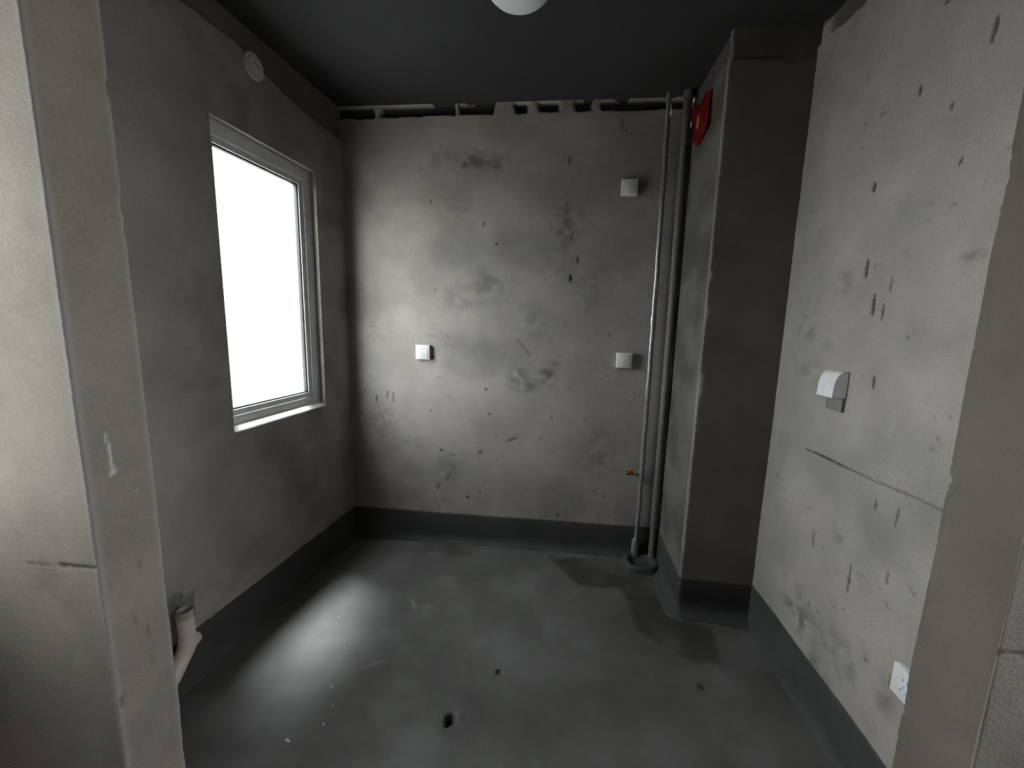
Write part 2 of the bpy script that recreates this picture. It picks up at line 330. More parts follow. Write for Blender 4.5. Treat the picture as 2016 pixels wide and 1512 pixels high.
# holes, dents and ridges in the screed
for hx, hy, r, dep in ((-0.345, 1.221, 0.017, 0.035), (-0.198, 1.449, 0.009, 0.012), (0.62, 1.50, 0.012, 0.004)):
    r_ = np.hypot((X - hx), (Y - hy) * 0.8) + 0.012 * (fbm(X, Y, 60, 9) - 0.5)
    k = 1 - sstep(r * 0.6, r * 1.35, r_); z -= dep * k; stain = np.maximum(stain, 0.8 * k)
    z += 0.006 * np.exp(-((np.hypot(X - hx - 0.028, Y - hy - 0.01) - 0.004) / 0.012) ** 2) * (dep > 0.02)
for rx, ry, a, L_ in ((-0.69, 1.781, -0.9, 0.05), (-0.714, 1.405, 0.5, 0.05), (-0.31, 1.232, -1.1, 0.03), (-0.62, 1.77, 0.3, 0.03)):
    u = (X - rx) * math.cos(a) + (Y - ry) * math.sin(a); v = -(X - rx) * math.sin(a) + (Y - ry) * math.cos(a)
    z += 0.010 * np.exp(-(u / L_) ** 2 - (v / 0.012) ** 2) * (0.5 + fbm(X, Y, 50, 4))
    pale = np.maximum(pale, 0.4 * np.exp(-(u / L_) ** 2 - (v / 0.014) ** 2))
def slab_mask(xs, ys):
    cx, cy = (xs[:-1] + xs[1:]) / 2, (ys[:-1] + ys[1:]) / 2
    return ~((cy > YJ1 - 0.05)[None, :] & (cx > 1.12)[:, None])
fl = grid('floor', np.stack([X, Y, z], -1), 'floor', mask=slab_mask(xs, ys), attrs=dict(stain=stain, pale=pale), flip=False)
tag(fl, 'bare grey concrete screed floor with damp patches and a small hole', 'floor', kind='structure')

# ---- ceiling
xs = axis((HX0, 0.03), (1.12, 0.2), (HX1, None)); ys = axis((HY0, 0.2), (0.86, 0.03), (2.46, None))
X, Y = np.meshgrid(xs, ys, indexing='ij')
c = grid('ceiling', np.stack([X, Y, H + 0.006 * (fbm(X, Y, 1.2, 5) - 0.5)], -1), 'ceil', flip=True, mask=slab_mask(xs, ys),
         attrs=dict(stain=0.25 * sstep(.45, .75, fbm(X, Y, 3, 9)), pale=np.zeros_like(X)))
tag(c, 'dark raw concrete ceiling slab', 'ceiling', kind='structure')

# ---- left wall with the window opening
WY0, WY1, WZ0, WZ1 = 1.515, 2.128, 0.940, 2.205
ss = axis((YJ1 - 0.004, 0.02), (1.10, 0.01), (WY0, 0.01), (WY1, 0.01), (yback(XL) + 0.06, None))
zs = axis((-0.02, 0.012), (WZ0, 0.012), (WZ1, 0.010), (H + 0.005, None))
S, Z = np.meshgrid(ss, zs, indexing='ij')
edge = 2.545 - 0.07 * sstep(1.6, 2.1, S) + 0.03 * (fbm(S, S * 0, 9, 3) - 0.5)
gap = sstep(-0.006, 0.006, Z - edge)
dsp = 0.006 * (fbm(S, Z, 2, 21) - 0.5) + 0.002 * (fbm(S, Z, 15, 2) - 0.5) - 0.016 * gap
near = (S > WY0 - 0.004) & (S < WY1 + 0.004) & (Z > WZ0 - 0.004) & (Z < WZ1 + 0.004)
dsp = np.where(near, 0, dsp)
stn = np.maximum(0.55 * gap, 0.25 * sstep(.5, .8, fbm(S, Z, 6, 13)))
Pw = np.stack([xleft(S) + dsp, S, Z], -1)
cS, cZ = (ss[:-1] + ss[1:]) / 2, (zs[:-1] + zs[1:]) / 2
msk = ~(((cS > WY0) & (cS < WY1))[:, None] & ((cZ > WZ0) & (cZ < WZ1))[None, :])
wl = grid('wall_left', Pw, 'wall', mask=msk, skirt=np.array([-0.07, 0, 0]), attrs=dict(stain=stn, pale=np.zeros_like(S)))
tag(wl, 'shadowed grey cement wall around the bright window', 'wall', kind='structure')

# ---- back wall
us = axis((XL - 0.02, 0.006), (XC + 0.02, None)); zs = axis((-0.02, 0.02), (0.16, 0.006), (H + 0.005, None))
U, Z = np.meshgrid(us, zs, indexing='ij')
st, dp = marks_field(U, Z, M_BACK, S_BACK)
sp = sstep(0.72, 0.80, fbm(U, Z, 45, 55, 3)) * sstep(0.45, 0.65, fbm(U, Z, 5, 66)) * 0.35 * (1 - sstep(1.0, 1.6, Z) * 0.7)
st = np.maximum(st, sp)
st = np.maximum(st, 0.20 * sstep(0.5, 0.75, fbm(U, Z, 3.2, 91)))
# slot left open under the ceiling, bridged here and there by mortar dabs
edge = 2.594 + 0.014 * (fbm(U, U * 0, 14, 8) - 0.5) - 0.008 * sstep(-0.7, -1.3, U)
gap = sstep(-0.004, 0.004, Z - edge)
bridge = np.zeros_like(U)
for a, b_ in ((-1.125, -1.085), (-0.645, -0.625), (-0.42, -0.31), (-0.235, -0.185), (-0.06, 0.02), (0.12, 0.165)):
    bridge = np.maximum(bridge, sstep(a - 0.012, a + 0.006, U + 0.02 * (vnoise(U, Z, 40, 2) - .5)) * (1 - sstep(b_ - 0.006, b_ + 0.012, U + 0.02 * (vnoise(U, Z, 40, 2) - .5))))
gap = gap * (1 - bridge)
rimline = sstep(2.638, 2.644, Z + 0.010 * (fbm(U, U * 0, 6, 4) - 0.5)) * sstep(0.42, 0.5, fbm(U, U * 0, 5, 14) + 0.10)
gap = gap * (1 - rimline)
dsp = 0.007 * (fbm(U, Z, 1.7, 71) - 0.5) + 0.0022 * (fbm(U, Z, 14, 72) - 0.5) - dp - 0.030 * gap
st = np.maximum(st * (1 - gap), 0.95 * gap)
bw = grid('wall_back', np.stack([U, yback(U) - dsp, Z], -1), 'wall', skirt=np.array([0, 0.10, 0]), flip=True,
          attrs=dict(stain=st, pale=np.clip(0.15 * rimline * (1 - gap), 0, 1)))
tag(bw, 'grey cement rendered back wall with scuffs and an open joint under the ceiling', 'wall', kind='structure')

# ---- right wall
us = axis((YJ1 - 0.004, 0.03), (1.0, 0.005), (1.86, 0.01), (D + 0.02, None)); zs = axis((-0.02, 0.02), (0.16, 0.0055), (H + 0.005, None))
U, Z = np.meshgrid(us, zs, indexing='ij')
st, dp = marks_field(U, Z, M_RIGHT, S_RIGHT)
for (a0, b0), (a1, b1) in zip(CRACK_RIGHT, CRACK_RIGHT[1:]):
    dd, _ = seg_dist(U, Z, a0, b0, a1, b1)
    wv = 0.0042 + 0.005 * sstep(1.42, 1.55, U) * (1 - sstep(1.55, 1.66, U)) * vnoise(U, Z, 60, 3)
    k = 1 - sstep(wv * 0.4, wv * 1.3, dd + 0.003 * (vnoise(U, Z, 90, 6) - 0.5))
    st = np.maximum(st, k * (0.55 + 0.35 * sstep(1.3, 1.5, U))); dp = np.maximum(dp, 0.003 * k)
sp = sstep(0.74, 0.82, fbm(U, Z, 45, 155, 3)) * sstep(0.45, 0.7, fbm(U, Z, 5, 166)) * 0.3
st = np.maximum(st, sp)
st = np.maximum(st, 0.16 * sstep(0.5, 0.75, fbm(U, Z, 3.2, 191)))
edge = 2.555 + 0.05 * (fbm(U, U * 0, 7, 28) - 0.5); gap = sstep(-0.005, 0.005, Z - edge)
st = np.maximum(st * (1 - gap), 0.8 * gap)
dsp = 0.008 * (fbm(U, Z, 1.6, 171) - 0.5) + 0.0022 * (fbm(U, Z, 14, 172) - 0.5) - dp - 0.025 * gap
rw = grid('wall_right', np.stack([XR - dsp, U, Z], -1), 'wall', skirt=np.array([0.10, 0, 0]), flip=False,
          attrs=dict(stain=st, pale=np.zeros_like(U)))
tag(rw, 'pale lit cement wall with a long horizontal crack and dark gouges', 'wall', kind='structure')

# ---- pillar in the far right corner: left face, rounded arris, front face
def bent(points, r, step):
    """polyline with rounded corners -> positions, normals on the left of the travel direction, arc length, corner weight"""
    pts = [np.array(p, float) for p in points]; P_, N_, C_ = [], [], []
    def add(p, n, c): P_.append(p); N_.append(n); C_.append(c)
    starts = pts[0]
    for i in range(len(pts) - 1):
        a, b_ = pts[i], pts[i + 1]; d = (b_ - a) / np.linalg.norm(b_ - a); n = np.array([-d[1], d[0]])
        s0 = a if i == 0 else a + d * r; s1 = b_ if i == len(pts) - 2 else b_ - d * r
        k = max(2, int(np.linalg.norm(s1 - s0) / (step[i] if hasattr(step, '__len__') else step)) + 1)
        for t in np.linspace(0, 1, k): add(s0 + (s1 - s0) * t, n, 0.0)
        if i < len(pts) - 2:
            d2 = (pts[i + 2] - b_) / np.linalg.norm(pts[i + 2] - b_); n2 = np.array([-d2[1], d2[0]])
            turn = d[0] * d2[1] - d[1] * d2[0]
            cen = b_ - d * r + (n if turn > 0 else -n) * r
            for t in np.linspace(0, 1, 6)[1:-1]:
                nn = n * (1 - t) + n2 * t; nn /= np.linalg.norm(nn)
                add(cen + (-nn if turn > 0 else nn) * r, nn, 1.0)
    P_, N_, C_ = np.array(P_), np.array(N_), np.array(C_)
    s = np.concatenate([[0], np.cumsum(np.linalg.norm(np.diff(P_, axis=0), axis=1))])
    return P_, N_, s, C_
def bent_wall(name, pts, r, step, z0, z1, zstep, mat, fn, side=1, label=None, cat='wall', parent=None):
    P_, N_, s, C_ = bent(pts, r, step); N_ = N_ * side
    zs = np.linspace(z0, z1, int((z1 - z0) / zstep) + 1)
    S, Z = np.meshgrid(s, zs, indexing='ij'); PX = np.broadcast_to(P_[:, 0:1], S.shape); PY = np.broadcast_to(P_[:, 1:2], S.shape)
    # closeness to an arris
    cs = s[C_ > 0.5]
    near = np.zeros_like(s) if len(cs) == 0 else np.exp(-(np.min(np.abs(s[:, None] - cs[None, :]), 1) / 0.008) ** 2)
    dsp, at = fn(S, Z, PX, PY, np.broadcast_to(near[:, None], S.shape))
    Pp = np.stack([PX + N_[:, 0:1] * dsp, PY + N_[:, 1:2] * dsp, Z], -1)
    o = grid(name, Pp, mat, attrs=at, flip=(side > 0), parent=parent)
    if label: tag(o, label, cat, kind='structure')
    return o
def pillar_fn(S, Z, PX, PY, near):
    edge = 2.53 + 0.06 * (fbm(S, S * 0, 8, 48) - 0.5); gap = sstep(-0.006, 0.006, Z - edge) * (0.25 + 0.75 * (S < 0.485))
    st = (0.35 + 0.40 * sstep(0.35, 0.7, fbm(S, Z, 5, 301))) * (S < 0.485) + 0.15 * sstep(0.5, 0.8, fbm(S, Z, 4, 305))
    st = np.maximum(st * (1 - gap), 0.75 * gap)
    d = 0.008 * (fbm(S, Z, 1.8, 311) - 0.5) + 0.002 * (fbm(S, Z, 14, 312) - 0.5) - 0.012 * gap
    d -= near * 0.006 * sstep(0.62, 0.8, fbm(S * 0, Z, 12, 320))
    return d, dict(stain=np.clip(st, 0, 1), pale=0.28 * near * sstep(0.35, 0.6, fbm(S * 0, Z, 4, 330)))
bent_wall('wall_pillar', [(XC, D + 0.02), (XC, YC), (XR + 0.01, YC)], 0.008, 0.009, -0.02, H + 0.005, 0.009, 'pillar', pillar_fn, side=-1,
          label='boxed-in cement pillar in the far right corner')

# ---- cross wall with the wide opening the room is seen through
def jamb_left_fn(S, Z, PX, PY, near):
    d = 0.006 * (fbm(S, Z, 2, 411) - 0.5) + 0.0018 * (fbm(S, Z, 16, 412) - 0.5)
    d = d - near * 0.005 * (PY > YJ0 + 0.05) * sstep(0.62, 0.78, fbm(PX * 3, Z, 14, 420))
    m = [(-1.215, 0.853, -1.12, 0.855, 0.0028, 0.75), (-1.13, 0.855, -1.03, 0.858, 0.0045, 1.0)]
    st1, dp1 = marks_field(np.where(PY < YJ0 + 0.006, PX, 99), Z, m)
    md = [(0.728, 0.51, 0.722, 0.485, 0.008, 0.6), (0.80, 0.82, 0.803, 0.80, 0.004, 0.4), (0.803, 0.64, 0.803, 0.61, 0.004, 0.4), (0.80, 0.56, 0.81, 0.52, 0.004, 0.3), (0.775, 0.70, 0.778, 0.66, 0.004, 0.3)]
    onj = np.where((np.abs(PX - XJL) < 0.01) & (PY > YJ0 + 0.004), PY, 99)
    st2, dp2 = marks_field(onj, Z, md)
    pl, _ = marks_field(onj, Z, [(0.761, 1.162, 0.767, 1.133, 0.002, 0.7), (0.767, 1.133, 0.768, 1.09, 0.0035, 1.0), (0.768, 1.09, 0.769, 1.062, 0.005, 1.0), (0.775, 1.066, 0.762, 1.060, 0.005, 1.0), (0.815, 1.004, 0.816, 1.0, 0.003, 0.6)])
    st = np.maximum(np.maximum(st1, st2), 0.25 * sstep(0.55, 0.8, fbm(S, Z, 5, 430)))
    return d - dp1 - dp2, dict(stain=st, pale=np.clip(pl + 0.18 * near, 0, 1))
def jamb_right_fn(S, Z, PX, PY, near):
    d = 0.006 * (fbm(S, Z, 2, 511) - 0.5) + 0.0018 * (fbm(S, Z, 16, 512) - 0.5)
    d = d - near * 0.008 * (PY > YJ0 + 0.05) * sstep(0.58, 0.74, fbm(PY * 5, Z, 16, 520))
    st1, dp1 = marks_field(np.where(PY < YJ0 + 0.006, PX, 99), Z, [(0.775, 0.884, 0.90, 0.893, 0.004, 0.85)])
    onj = np.where((np.abs(PX - XJR) < 0.01) & (PY > YJ0 + 0.004), PY, 99)
    st2, dp2 = marks_field(onj, Z, [(0.756, 0.908, 0.757, 0.893, 0.005, 0.5), (0.792, 0.80, 0.788, 0.78, 0.006, 0.5), (0.738, 0.77, 0.737, 0.752, 0.004, 0.6), (0.84, 0.968, 0.84, 0.962, 0.006, 0.4), (0.855, 1.15, 0.856, 1.12, 0.006, 0.6), (0.85, 0.56, 0.85, 0.52, 0.008, 0.5)])
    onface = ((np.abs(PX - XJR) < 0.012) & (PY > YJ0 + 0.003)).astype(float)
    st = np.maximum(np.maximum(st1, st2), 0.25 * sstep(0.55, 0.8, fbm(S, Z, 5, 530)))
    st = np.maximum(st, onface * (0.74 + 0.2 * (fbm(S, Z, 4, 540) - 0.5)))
    return d - dp1 - dp2, dict(stain=st, pale=np.zeros_like(S))
bent_wall('wall_front_left', [(HX0 - 0.01, YJ0), (XJL, YJ0), (XJL, YJ1), (-1.50, YJ1)], 0.006, [0.006, 0.005, 0.03], -0.02, H + 0.005, 0.006, 'hall', jamb_left_fn, side=-1,
          label='grey rendered wall stub at left of the opening with a crack and a white paint drip')
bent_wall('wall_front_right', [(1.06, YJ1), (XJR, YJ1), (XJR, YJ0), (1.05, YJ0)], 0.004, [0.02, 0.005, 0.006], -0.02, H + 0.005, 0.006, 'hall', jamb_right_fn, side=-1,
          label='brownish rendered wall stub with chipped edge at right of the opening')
frr = box_obj('wall_front_far_right', (1.04, HX1 + 0.01, YJ0 + 0.001, YJ1, -0.02, H + 0.005), 'hall'); tag(frr, 'rendered hall wall continuing right of the opening', 'wall', kind='structure')
lin = box_obj('wall_lintel', (XJL, XJR, YJ0, YJ1, 2.30, H + 0.005), 'hall'); tag(lin, 'rendered lintel over the wide opening', 'wall', kind='structure')

# ---- hall behind the viewer
HW = (0.28, 0.63, 1.0, 2.36)            # unseen window added for daylight in the hall's left wall: y0, y1, z0, z1
def flat_wall(name, ax, at, a0, a1, label, hole=None, skirt=None, flip=False):
    aa = axis((a0, 0.3), (a1, None)) if hole is None else axis((a0, 0.3), (hole[0], 0.3), (hole[1], 0.3), (a1, None))
    zz = axis((-0.02, 0.3), (H + 0.005, None)) if hole is None else axis((-0.02, 0.3), (hole[2], 0.3), (hole[3], 0.3), (H + 0.005, None))
    A, Z = np.meshgrid(aa, zz, indexing='ij'); C = np.full_like(A, at)
    P_ = np.stack([C, A, Z], -1) if ax == 'x' else np.stack([A, C, Z], -1)
    m = None
    if hole is not None:
        ca, cz = (aa[:-1] + aa[1:]) / 2, (zz[:-1] + zz[1:]) / 2
        m = ~(((ca > hole[0]) & (ca < hole[1]))[:, None] & ((cz > hole[2]) & (cz < hole[3]))[None, :])
    o = grid(name, P_, 'hall', mask=m, skirt=skirt, flip=flip, attrs=dict(stain=np.zeros_like(A), pale=np.zeros_like(A)))
    return tag(o, label, 'wall', kind='structure')
flat_wall('wall_hall_left', 'x', HX0, HY0, YJ0 + 0.03, 'rendered left wall of the hall with an added window', hole=HW, skirt=np.array([-0.12, 0, 0]))
flat_wall('wall_hall_rear', 'y', HY0, HX0, HX1, 'rendered rear wall of the hall', flip=True)
HW3 = (-0.20, 0.58, 1.05, 2.25)  # unseen window added in the right hall wall, daylight for the jambs
flat_wall('wall_hall_right', 'x', HX1, HY0, YJ0 + 0.03, 'rendered right wall of the hall with an added narrow window', hole=HW3, skirt=np.array([0.12, 0, 0]))

# ---- windows: fixed frame, sash with bead, glass
def window(name, rz, loc, w, h, fr, sash, label, sill=False):
    """local x along the wall, y to the outside, origin at the lower left inner corner of the opening"""
    r = empty(name, loc, rz); tag(r, label, 'window', kind='structure')
    def ring(nm, x0, x1, z0, z1, t, y0, y1, mat, bev, par):
        bm = bmesh.new()
        for d in ((x0, x0 + t, y0, y1, z0, z1), (x1 - t, x1, y0, y1, z0, z1), (x0 + t, x1 - t, y0, y1, z0, z0 + t), (x0 + t, x1 - t, y0, y1, z1 - t, z1)):
            box(bm, *d, bev=bev, seg=2)
        return bm_obj(nm, bm, mat, par, auto=35)
    ring('frame', 0, w, 0, h, fr, 0.030, 0.072, 'upvc', 0.003, r)
    s = ring('sash', fr - 0.004, w - fr + 0.004, fr - 0.004, h - fr + 0.004, sash, 0.038, 0.070, 'upvc', 0.004, r)
    ring('glazing_bead', fr + sash - 0.004, w - fr - sash + 0.004, fr + sash - 0.004, h - fr - sash + 0.004, 0.007, 0.045, 0.066, 'gasket', 0.001, s)
    b = bmesh.new(); box(b, fr + sash - 0.002, w - fr - sash + 0.002, 0.056, 0.062, fr + sash - 0.002, h - fr - sash + 0.002)
    bm_obj('glass_pane', b, 'glass', s)
    if sill:
        b = bmesh.new(); n = 24; rows = []
        for i in range(n + 1):
            x = 0.046 + (w - 0.046) * i / n; e = 0.004 * (float(vnoise(np.array([x]), np.array([0.3]), 30, 7)[0]) - 0.5)
            rows.append([b.verts.new(v) for v in ((x, -0.004 + e, -0.004), (x, -0.002 + e, 0.001), (x, 0.012, 0.012), (x, 0.031, 0.024), (x, 0.031, -0.004))])
        for r0, r1 in zip(rows, rows[1:]):
            for k in range(5): b.faces.new((r0[k], r1[k], r1[(k + 1) % 5], r0[(k + 1) % 5]))
        b.faces.new(rows[0]); b.faces.new(rows[-1][::-1])
        bm_obj('sill', b, 'sill', r)
    return r
ang = math.atan2(1, AL)                    # direction of the left wall in plan
window('window_1', ang, (xleft(WY0 - 0.045), WY0 - 0.045, WZ0), (WY1 - WY0 + 0.045) / math.sin(ang), WZ1 - WZ0, 0.060, 0.030, 'bright white framed window in the left wall', sill=True)
window('added_hall_window_left', math.pi / 2, (HX0, HW[0], HW[2]), HW[1] - HW[0], HW[3] - HW[2], 0.03, 0.02, 'unseen window added in the left hall wall to bring daylight onto the right wall')

window('added_hall_window_right', -math.pi / 2, (HX1, HW3[1], HW3[2]), HW3[1] - HW3[0], HW3[3] - HW3[2], 0.05, 0.025, 'narrow unseen window added in the right hall wall to bring daylight onto the jambs')

# ---- dark waterproof upstand along the foot of the walls
def upstand(name, pts, side, label, seed, h=BB, lip=0.016, step=0.012):
    P_, N_, s, C_ = bent(pts, 0.01, step); N_ = N_ * side
    top = h + 0.010 * (fbm(s, s * 0, 5, seed) - 0.5) + 0.003 * (vnoise(s, s * 0, 60, seed + 1) - 0.5)
    foot = lip * (0.6 + 0.9 * fbm(s, s * 0, 5, seed + 2))
    prof = [(-0.006, 1.0, 0), (0.005, 1.0, 0), (0.0065, 0.97, 0), (0.006, 0.7, 0), (0.006, 0.4, 0), (0.007, 0.22, 0), (0.010, 0.12, 0.25), (0.014, 0.055, 0.6), (0.016, 0.02, 1.0), (0.018, -0.06, 1.15)]
    rows = []
    for off, zz, k in prof:
        d = off + foot * k
        rows.append(np.stack([P_[:, 0] + N_[:, 0] * d, P_[:, 1] + N_[:, 1] * d, top * zz], -1))
    Pp = np.stack(rows, 1)
    S, K = np.meshgrid(s, np.arange(len(prof)), indexing='ij')
    o = grid(name, Pp, 'coat', flip=(side < 0), attrs=dict(stain=0.3 * sstep(.5, .8, fbm(S, K * 0.05, 8, seed)), pale=0.25 * sstep(.6, .8, fbm(S, K * 0.05, 6, seed + 5))))
    return tag(o, label, 'baseboard', kind='structure')
upstand('baseboard_left', [(xleft(0.87) , 0.87), (XL, yback(XL) + 0.01)], -1, 'dark waterproof coating along the foot of the window wall', 801)
upstand('baseboard_back', [(XL, yback(XL)), (XC, yback(XC))], -1, 'dark waterproof coating along the foot of the back wall', 811)
upstand('baseboard_pillar', [(XC, D + 0.01), (XC, YC), (XR, YC)], -1, 'dark waterproof coating with rounded cove around the pillar foot', 821, lip=0.042)
upstand('baseboard_right', [(XR, YC), (XR, 0.87)], -1, 'dark waterproof coating along the foot of the right wall', 831, lip=0.010)

# ---- ground far below, outside
bm = bmesh.new(); box(bm, -400, 400, -400, 400, -18.5, -18)
g = bm_obj('ground', bm, 'ground'); tag(g, 'open ground far below the window', 'ground', kind='structure')

# ================================================================== THINGS
def copy_tree(o, parent=None):
    c = o.copy(); COL.objects.link(c); c.parent = parent
    for ch in list(o.children): copy_tree(ch, c)
    return c

# ---- wall sockets (local: x along wall, -y out of the wall, z up)
def make_socket(name, loc, rz, label, kind):
    r = empty(name, loc, rz); tag(r, label, 'socket', 'white wall sockets')
    W2 = 0.0445
    bm = bmesh.new(); box(bm, -W2, W2, -0.019, 0.004, -W2, W2, bev=0.0035, seg=3); bm_obj('plate', bm, 'white', r, auto=40)
    bm = bmesh.new(); box(bm, -0.034, 0.034, -0.0212, -0.014, -0.034, 0.034, bev=0.0018); ins = bm_obj('insert', bm, 'white', r, auto=40)
    sl = [(-0.007, 0.017, 0.0016, 0.0045, 0), (0.007, 0.017, 0.0016, 0.0045, 0), (-0.009, -0.013, 0.0015, 0.005, 0.6), (0.009, -0.013, 0.0015, 0.005, -0.6), (0, -0.0, 0.0015, 0.0045, 0)] if kind == 'socket' else [(0, 0.0, 0.0008, 0.033, 0)]
    for x, z_, a, b_, rot in sl:
        bm = bmesh.new(); box(bm, -a, a, -0.0217, -0.016, -b_, b_); bm.transform(Matrix.Translation((x, 0, z_)) @ Matrix.Rotation(rot, 4, 'Y')); bm_obj('slot', bm, 'slot', ins)
    return r
rb = math.atan(AB)
make_socket('wall_socket', (-0.842, yback(-0.842) - 0.004, 1.245), rb, 'white square wall socket nearest the window on the back wall', 'socket')
make_socket('wall_socket', (0.340, yback(0.34) - 0.004, 2.190), rb, 'white square wall socket high on the back wall beside the pipe', 'socket')
make_socket('wall_socket', (0.372, yback(0.372) - 0.004, 1.234), rb, 'white square wall socket at mid height beside the pipe', 'socket')
make_socket('wall_socket', (XR - 0.004, 1.068, 0.484), -math.pi / 2, 'white wall socket low on the right wall, half hidden by the jamb', 'socket')

# ---- hooded splash-proof socket on the right wall (local: x along the wall towards the viewer, -y into the room)
hs = empty('hooded_socket', (XR - 0.003, 1.527, 1.200), -math.pi / 2)
tag(hs, 'white splash-proof socket with a curved hood on the right wall', 'socket')
bm = bmesh.new(); box(bm, -0.042, 0.042, -0.006, 0.004, -0.048, 0.040, bev=0.002); bm_obj('back_plate', bm, 'hood_plate', hs, auto=40)
bm = bmesh.new(); box(bm, -0.030, 0.030, -0.015, -0.008, 0.008, 0.068, bev=0.002); ins = bm_obj('insert', bm, 'white', hs, auto=40)
for x in (-0.008, 0.008):
    bm = bmesh.new(); box(bm, x - 0.0016, x + 0.0016, -0.0157, -0.012, 0.02, 0.032); bm_obj('slot', bm, 'slot', ins)
bm = bmesh.new()                            # hood: quarter-round shell open at the bottom
n = 12; outer, inner = [], []
for k in range(n + 1):
    a = math.pi / 2 * k / n
    outer.append((-(0.004 + 0.036 * math.sin(a) ** 0.9), 0.012 + 0.082 * math.cos(a) ** 0.75))
    inner.append((-(0.004 + 0.033 * math.sin(a) ** 0.9), 0.012 + 0.078 * math.cos(a) ** 0.75))
outer.append((-0.042, 0.002)); inner.append((-0.039, 0.002))
V = {}
for sx, x in ((0, -0.0425), (1, 0.0425), (2, -0.0395), (3, 0.0395)):
    V[sx] = [bm.verts.new((x, y, z_)) for y, z_ in (outer if sx < 2 else inner)]
for k in range(len(outer) - 1):
    bm.faces.new((V[0][k], V[1][k], V[1][k + 1], V[0][k + 1])); bm.faces.new((V[2][k], V[2][k + 1], V[3][k + 1], V[3][k]))
bm.faces.new((V[0][-1], V[1][-1], V[3][-1], V[2][-1]))
for o_, i_ in ((0, 2), (1, 3)):             # closed cheeks
    x = V[o_][0].co.x; xi = V[i_][0].co.x
    lo = bm.verts.new((x, 0.003, 0.002)); hi = bm.verts.new((x, 0.003, 0.094))
    bm.faces.new([hi] + V[o_] + [lo])
    lo2 = bm.verts.new((xi, 0.003, 0.002)); hi2 = bm.verts.new((xi, 0.003, 0.090)); bm.faces.new([hi2] + V[i_] + [lo2])
    bm.faces.new((lo, V[o_][-1], V[i_][-1], lo2))
bm_obj('hood', bm, 'white', hs, auto=30)

# ---- round sleeve cap high on the left wall
cp = empty('sleeve_cap', (xleft(1.748), 1.748, 2.498)); tag(cp, 'round white pipe sleeve cap high on the wall above the window', 'pipe cap')
cp.rotation_euler = (0, 0, -math.atan(AL))
bm = lathe(bmesh.new(), [(0.052, -0.01), (0.052, 0.006), (0.050, 0.010), (0.040, 0.011), (0.038, 0.008)], axis='X'); bm_obj('rim', bm, 'offwhite', cp, auto=30)
bm = lathe(bmesh.new(), [(0.038, 0.008), (0.036, 0.013), (0.02, 0.016), (0, 0.017)], axis='X'); fc = bm_obj('cap_disc', bm, 'offwhite', cp, auto=30)
bm = bmesh.new(); box(bm, 0.010, 0.018, -0.002, 0.030, -0.002, 0.002); bm_obj('split', bm, 'slot', fc)
bm = bmesh.new(); box(bm, 0.010, 0.0172, -0.010, -0.003, 0.004, 0.012, bev=0.001); bm_obj('rust_spot', bm, 'brass', fc)

# ---- ceiling lamp
cl = empty('ceiling_lamp', (-0.20, 1.600, H)); tag(cl, 'round white unlit ceiling lamp cut by the top of the view', 'lamp')
bm = lathe(bmesh.new(), [(0, 0.0), (0.120, 0.0), (0.120, -0.022), (0.112, -0.028), (0.0, -0.028)], seg=56); bm_obj('lamp_base', bm, 'white', cl, auto=30)
bm = lathe(bmesh.new(), [(0.108, -0.024), (0.116, -0.030), (0.114, -0.044), (0.100, -0.058), (0.07, -0.068), (0.035, -0.073), (0, -0.0745)], seg=56); bm_obj('lamp_shade', bm, 'lamp', cl, auto=60)

# ---- riser pipe with tee, valve and floor socket
PX, PY = 0.512, 2.385
wp = empty('riser_pipe', (PX, PY, 0)); tag(wp, 'thin shiny grey riser pipe running floor to ceiling on the back wall', 'pipe')
zz = np.linspace(0.03, H - 0.002, 60)
bm = tube(bmesh.new(), [(0.004 * math.sin(z_ * 1.3) + 0.001 * math.sin(z_ * 23), 0.003 * math.sin(z_ * 2.1), z_) for z_ in zz], [0.0135 + 0.0006 * math.sin(z_ * 140) for z_ in zz], seg=20)
bm_obj('pipe', bm, 'pipe', wp, auto=60)
for z0 in (0.62, 1.44, 2.20):
    bm = tube(bmesh.new(), [(0.003, 0.0, z0), (0.003, 0.0, z0 + 0.05)], 0.0165, 20); cpl = bm_obj('pipe_coupling', bm, 'pipe', wp, auto=40)
bm = tube(bmesh.new(), [(-0.004, 0, 0.02), (-0.004, 0, 0.045), (-0.005, 0, 0.11), (-0.003, 0, 0.125), (0, 0, 0.14)], [0.021, 0.022, 0.022, 0.020, 0.0145], 20); bm_obj('floor_coupling', bm, 'pipe', wp, auto=40)
bm = tube(bmesh.new(), [(0.001, 0, 0.525), (0.001, 0, 0.585)], 0.0185, 20)
tube(bm, [(0, 0, 0.553), (-0.030, -0.002, 0.553), (-0.031, -0.002, 0.553), (-0.040, -0.002, 0.553)], [0.012, 0.012, 0.015, 0.015], 16)
bm_obj('tee', bm, 'pipe', wp, auto=40)
vv = empty('stop_valve', (PX - 0.042, PY - 0.002, 0.553)); tag(vv, 'small brass stop valve with orange handle on the riser pipe', 'valve')
bm = tube(bmesh.new(), [(0, 0, 0), (-0.006, 0, 0), (-0.007, 0, 0), (-0.030, 0, 0), (-0.031, 0, 0), (-0.044, 0, 0)], [0.012, 0.012, 0.0095, 0.0095, 0.012, 0.012], 16); bm_obj('valve_body', bm, 'brass', vv, auto=40)
bm = tube(bmesh.new(), [(-0.019, 0, 0.006), (-0.019, 0, 0.018)], 0.005, 12); bm_obj('stem', bm, 'brass', vv, auto=40)
bm = bmesh.new(); box(bm, -0.034, -0.006, -0.008, 0.008, 0.016, 0.031, bev=0.004, seg=3); bm_obj('handle', bm, 'orange', vv, auto=40)

